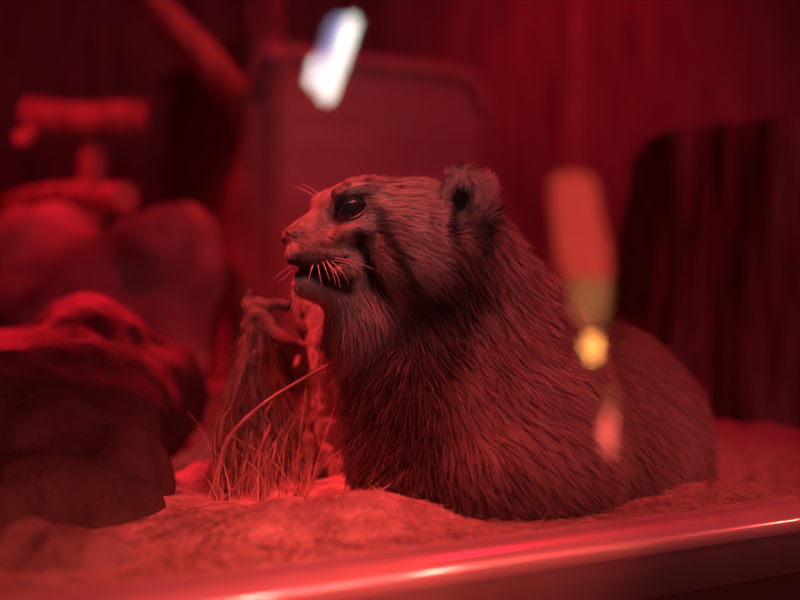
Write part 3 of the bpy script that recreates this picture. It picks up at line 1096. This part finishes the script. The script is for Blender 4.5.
# board on two posts, added so the glass mirrors a pale veil
M_board = pbr('grey_veil_board', (0.27, 0.27, 0.27), 0.9, spec=0.1, col2=(0.22, 0.22, 0.23), scale=4)
db = empty('veil_board', (2.2, -3.50, Z0))
tag(db, 'added grey board on two posts for a mirrored veil, behind the tube lamp in the hall', 'board')
box('panel', (1.66, -3.53, 0.48), (2.80, -3.50, 1.18), M_board, db, 0.004)
for x_ in (1.80, 2.66):
    box('post', (x_ - 0.02, -3.575, Z0 + 0.001), (x_ + 0.02, -3.535, 1.10), M_metal, db)

# lantern lamp on a long rod, made to glow as a faint streak
ln_ = empty('hanging_lantern', mir(592, 345, WV))
tag(ln_, 'long amber lantern above a bare bulb, mirrored on the back of the cat', 'lamp')


def lathe(name, prof, ax, mat, parent, n=28):
    """prof: (half width px, py) at the distance WV"""
    V, F = [], []
    for (hw, px, py) in prof:
        c = mir(px, py, WV)
        for k_ in range(n):
            t = 2 * math.pi * k_ / n
            V.append(c + np.array([math.cos(t), math.sin(t), 0]) * hw / FPX * WV)
    for i in range(len(prof) - 1):
        for k_ in range(n):
            k2 = (k_ + 1) % n
            F.append((i * n + k_, i * n + k2, (i + 1) * n + k2, (i + 1) * n + k_))
    F.append(tuple(range(n)))
    F.append(tuple((len(prof) - 1) * n + k_ for k_ in range(n))[::-1])
    return mesh_obj(name, V, F, mat, parent)


lathe('upper_shade', [(12, 572, 174), (22, 573, 182), (23, 577, 215), (25, 582, 245), (25, 585, 265), (23, 588, 278)], 0, M_shade_r, ln_)
lathe('lower_shade', [(19, 589, 280), (19, 590, 295), (16, 591, 310), (9, 592, 326)], 0, M_shade_o, ln_)
lathe('bulb', [(2, 592, 336), (7, 592, 339), (7, 592, 352), (3, 592, 360)], 0, M_bulb, ln_)
c = np.array([mir(577, 178, WV), mir(577, 60, WV), [mir(577, 0, WV)[0], mir(577, 0, WV)[1], Z1]])
v, f = tube(c, 0.014, 10)
mesh_obj('rod', v, f, M_rod, ln_)

# small drop lamp lower down
dl = empty('drop_lamp', mir(608, 425, WV))
tag(dl, 'small red teardrop lamp glowing low in the hall, mirrored on the haunch of the cat', 'lamp')
lathe('shade', [(1.5, 611, 392), (3, 611, 402), (3, 610, 410)], 0, M_shade_o, dl)
lathe('bulb', [(3, 610, 411), (5, 608, 425), (6, 607, 436), (3, 609, 450), (1, 610, 458)], 0, M_drop_r, dl)
bz = mir(608, 458, WV)
v, f = tube(np.array([bz + [0, 0, 0.01], [bz[0], bz[1], -0.5], [bz[0], bz[1], Z0 + 0.01]]), 0.006, 8)
mesh_obj('pole', v, f, M_metal, dl)
disc('base', (bz[0], bz[1], Z0 + 0.01), (0, 0, 1), 0.12, M_metal, dl, 0.02)

# ================================================================== LIGHT
def light(kind, name, loc, energy, col, target=None, **kw):
    l = bpy.data.lights.new(name, kind)
    l.energy = energy
    l.color = col
    for k_, v_ in kw.items():
        setattr(l, k_, v_)
    o = bpy.data.objects.new(name, l)
    o.location = loc
    if target is not None:
        o.rotation_euler = (Vector(target) - Vector(loc)).to_track_quat('-Z', 'Y').to_euler()
    link(o)
    return o


DEEP = (1.0, 0.003, 0.030)
RED = (1.0, 0.045, 0.05)
# lamps inside the enclosure, with added fills among them
light('SPOT', 'key_lamp', W(np.array([-0.50, 0.80, 1.15])), 160, RED, W(np.array([-0.055, 0.92, 0.06])), spot_size=math.radians(13.5), spot_blend=0.9, shadow_soft_size=0.08)
light('SPOT', 'perch_lamp', W(np.array([-0.85, 1.30, 1.25])), 56, (1.0, 0.012, 0.03), W(np.array([-0.50, 1.80, 0.22])), spot_size=math.radians(33), spot_blend=0.9, shadow_soft_size=0.06)
light('SPOT', 'ridge_fill', W(np.array([-0.52, 1.95, 1.15])), 420, (1.0, 0.012, 0.03), W(np.array([-0.36, 1.22, 0.15])), spot_size=math.radians(13), spot_blend=0.8, shadow_soft_size=0.05)  # added to light the boulder's ridge from behind
light('SPOT', 'tree_fill', W(np.array([-0.10, 1.35, 1.5])), 24, RED, W(np.array([-0.22, 1.78, 0.40])), spot_size=math.radians(36), spot_blend=0.9, shadow_soft_size=0.06)  # added to brighten the dead tree
light('SPOT', 'wall_lamp', (2.25, 0.85, 1.75), 56, DEEP, (2.75, 2.4, 0.75), spot_size=math.radians(75), spot_blend=1.0, shadow_soft_size=0.08)
light('POINT', 'stump_fill', W(np.array([0.75, 1.05, 1.2])), 26, DEEP, shadow_soft_size=0.08)  # added to lift the dark stump
# row of small red spotlights under the hall ceiling, turned down on the rail
for px_, e in ((253, 130), (435, 130), (785, 55)):
    u_ = (px_ - 400) / FPX
    yr_ = GY - 0.025
    Xh = (yr_ - CAM[1]) / (math.cos(YAW) - u_ * math.sin(YAW)) * (math.sin(YAW) + u_ * math.cos(YAW))
    rc_ = math.hypot(yr_ - CAM[1], CAM[2] + 0.015)
    ly_, lz_ = -1.50, 0.58
    rl_ = math.hypot(yr_ - ly_, lz_ + 0.015)
    light('SPOT', 'rail_spot', (Xh * (1 + rl_ / rc_), ly_, lz_), e, (1.0, 0.095, 0.070), (Xh, GY - 0.022, -0.012), spot_size=math.radians(11.5), spot_blend=1.0, shadow_soft_size=0.03)
# fill spot added on the hall side, aimed at the cat
light('SPOT', 'cat_fill', (0.70, -1.25, 1.85), 540, (1.0, 0.075, 0.08), W(np.array([0.11, 0.90, 0.14])), spot_size=math.radians(14), spot_blend=0.8, shadow_soft_size=0.45)
# small white spot added in the hall for the catchlight in the eye
light('SPOT', 'eye_glint_light', W(EYE + 2.2 * np.array([0.195, -0.728, 0.65])), 24, (1.0, 0.62, 0.62), W(EYE), spot_size=math.radians(7), spot_blend=0.9, shadow_soft_size=0.055)
# dim violet light added far back in the hall to tint the veil
light('POINT', 'violet_veil_light', (1.8, -3.3, 1.7), 26, (1.0, 0.02, 0.26), shadow_soft_size=0.1)

w = bpy.data.worlds.new('World')
S.world = w
w.use_nodes = True
w.node_tree.nodes['Background'].inputs[0].default_value = (0.01, 0.001, 0.002, 1)
w.node_tree.nodes['Background'].inputs[1].default_value = 0.2

# ================================================================== CAMERA
cd = bpy.data.cameras.new('camera')
cd.lens = 50
cd.sensor_width = 36
cd.clip_start = 0.02
cd.dof.use_dof = True
cd.dof.focus_distance = 0.855
cd.dof.aperture_fstop = 2.2
co = bpy.data.objects.new('camera', cd)
co.location = CAM
co.rotation_euler = (math.radians(90), 0, -YAW)
link(co)
S.camera = co

S.view_settings.view_transform = 'Standard'
S.view_settings.look = 'None'
S.view_settings.gamma = 1
S.view_settings.exposure = 0
S.view_settings.use_curve_mapping = False
S.cycles.use_denoising = True
S.cycles.max_bounces = 8
S.cycles.transparent_max_bounces = 16
S.cycles.sample_clamp_indirect = 6
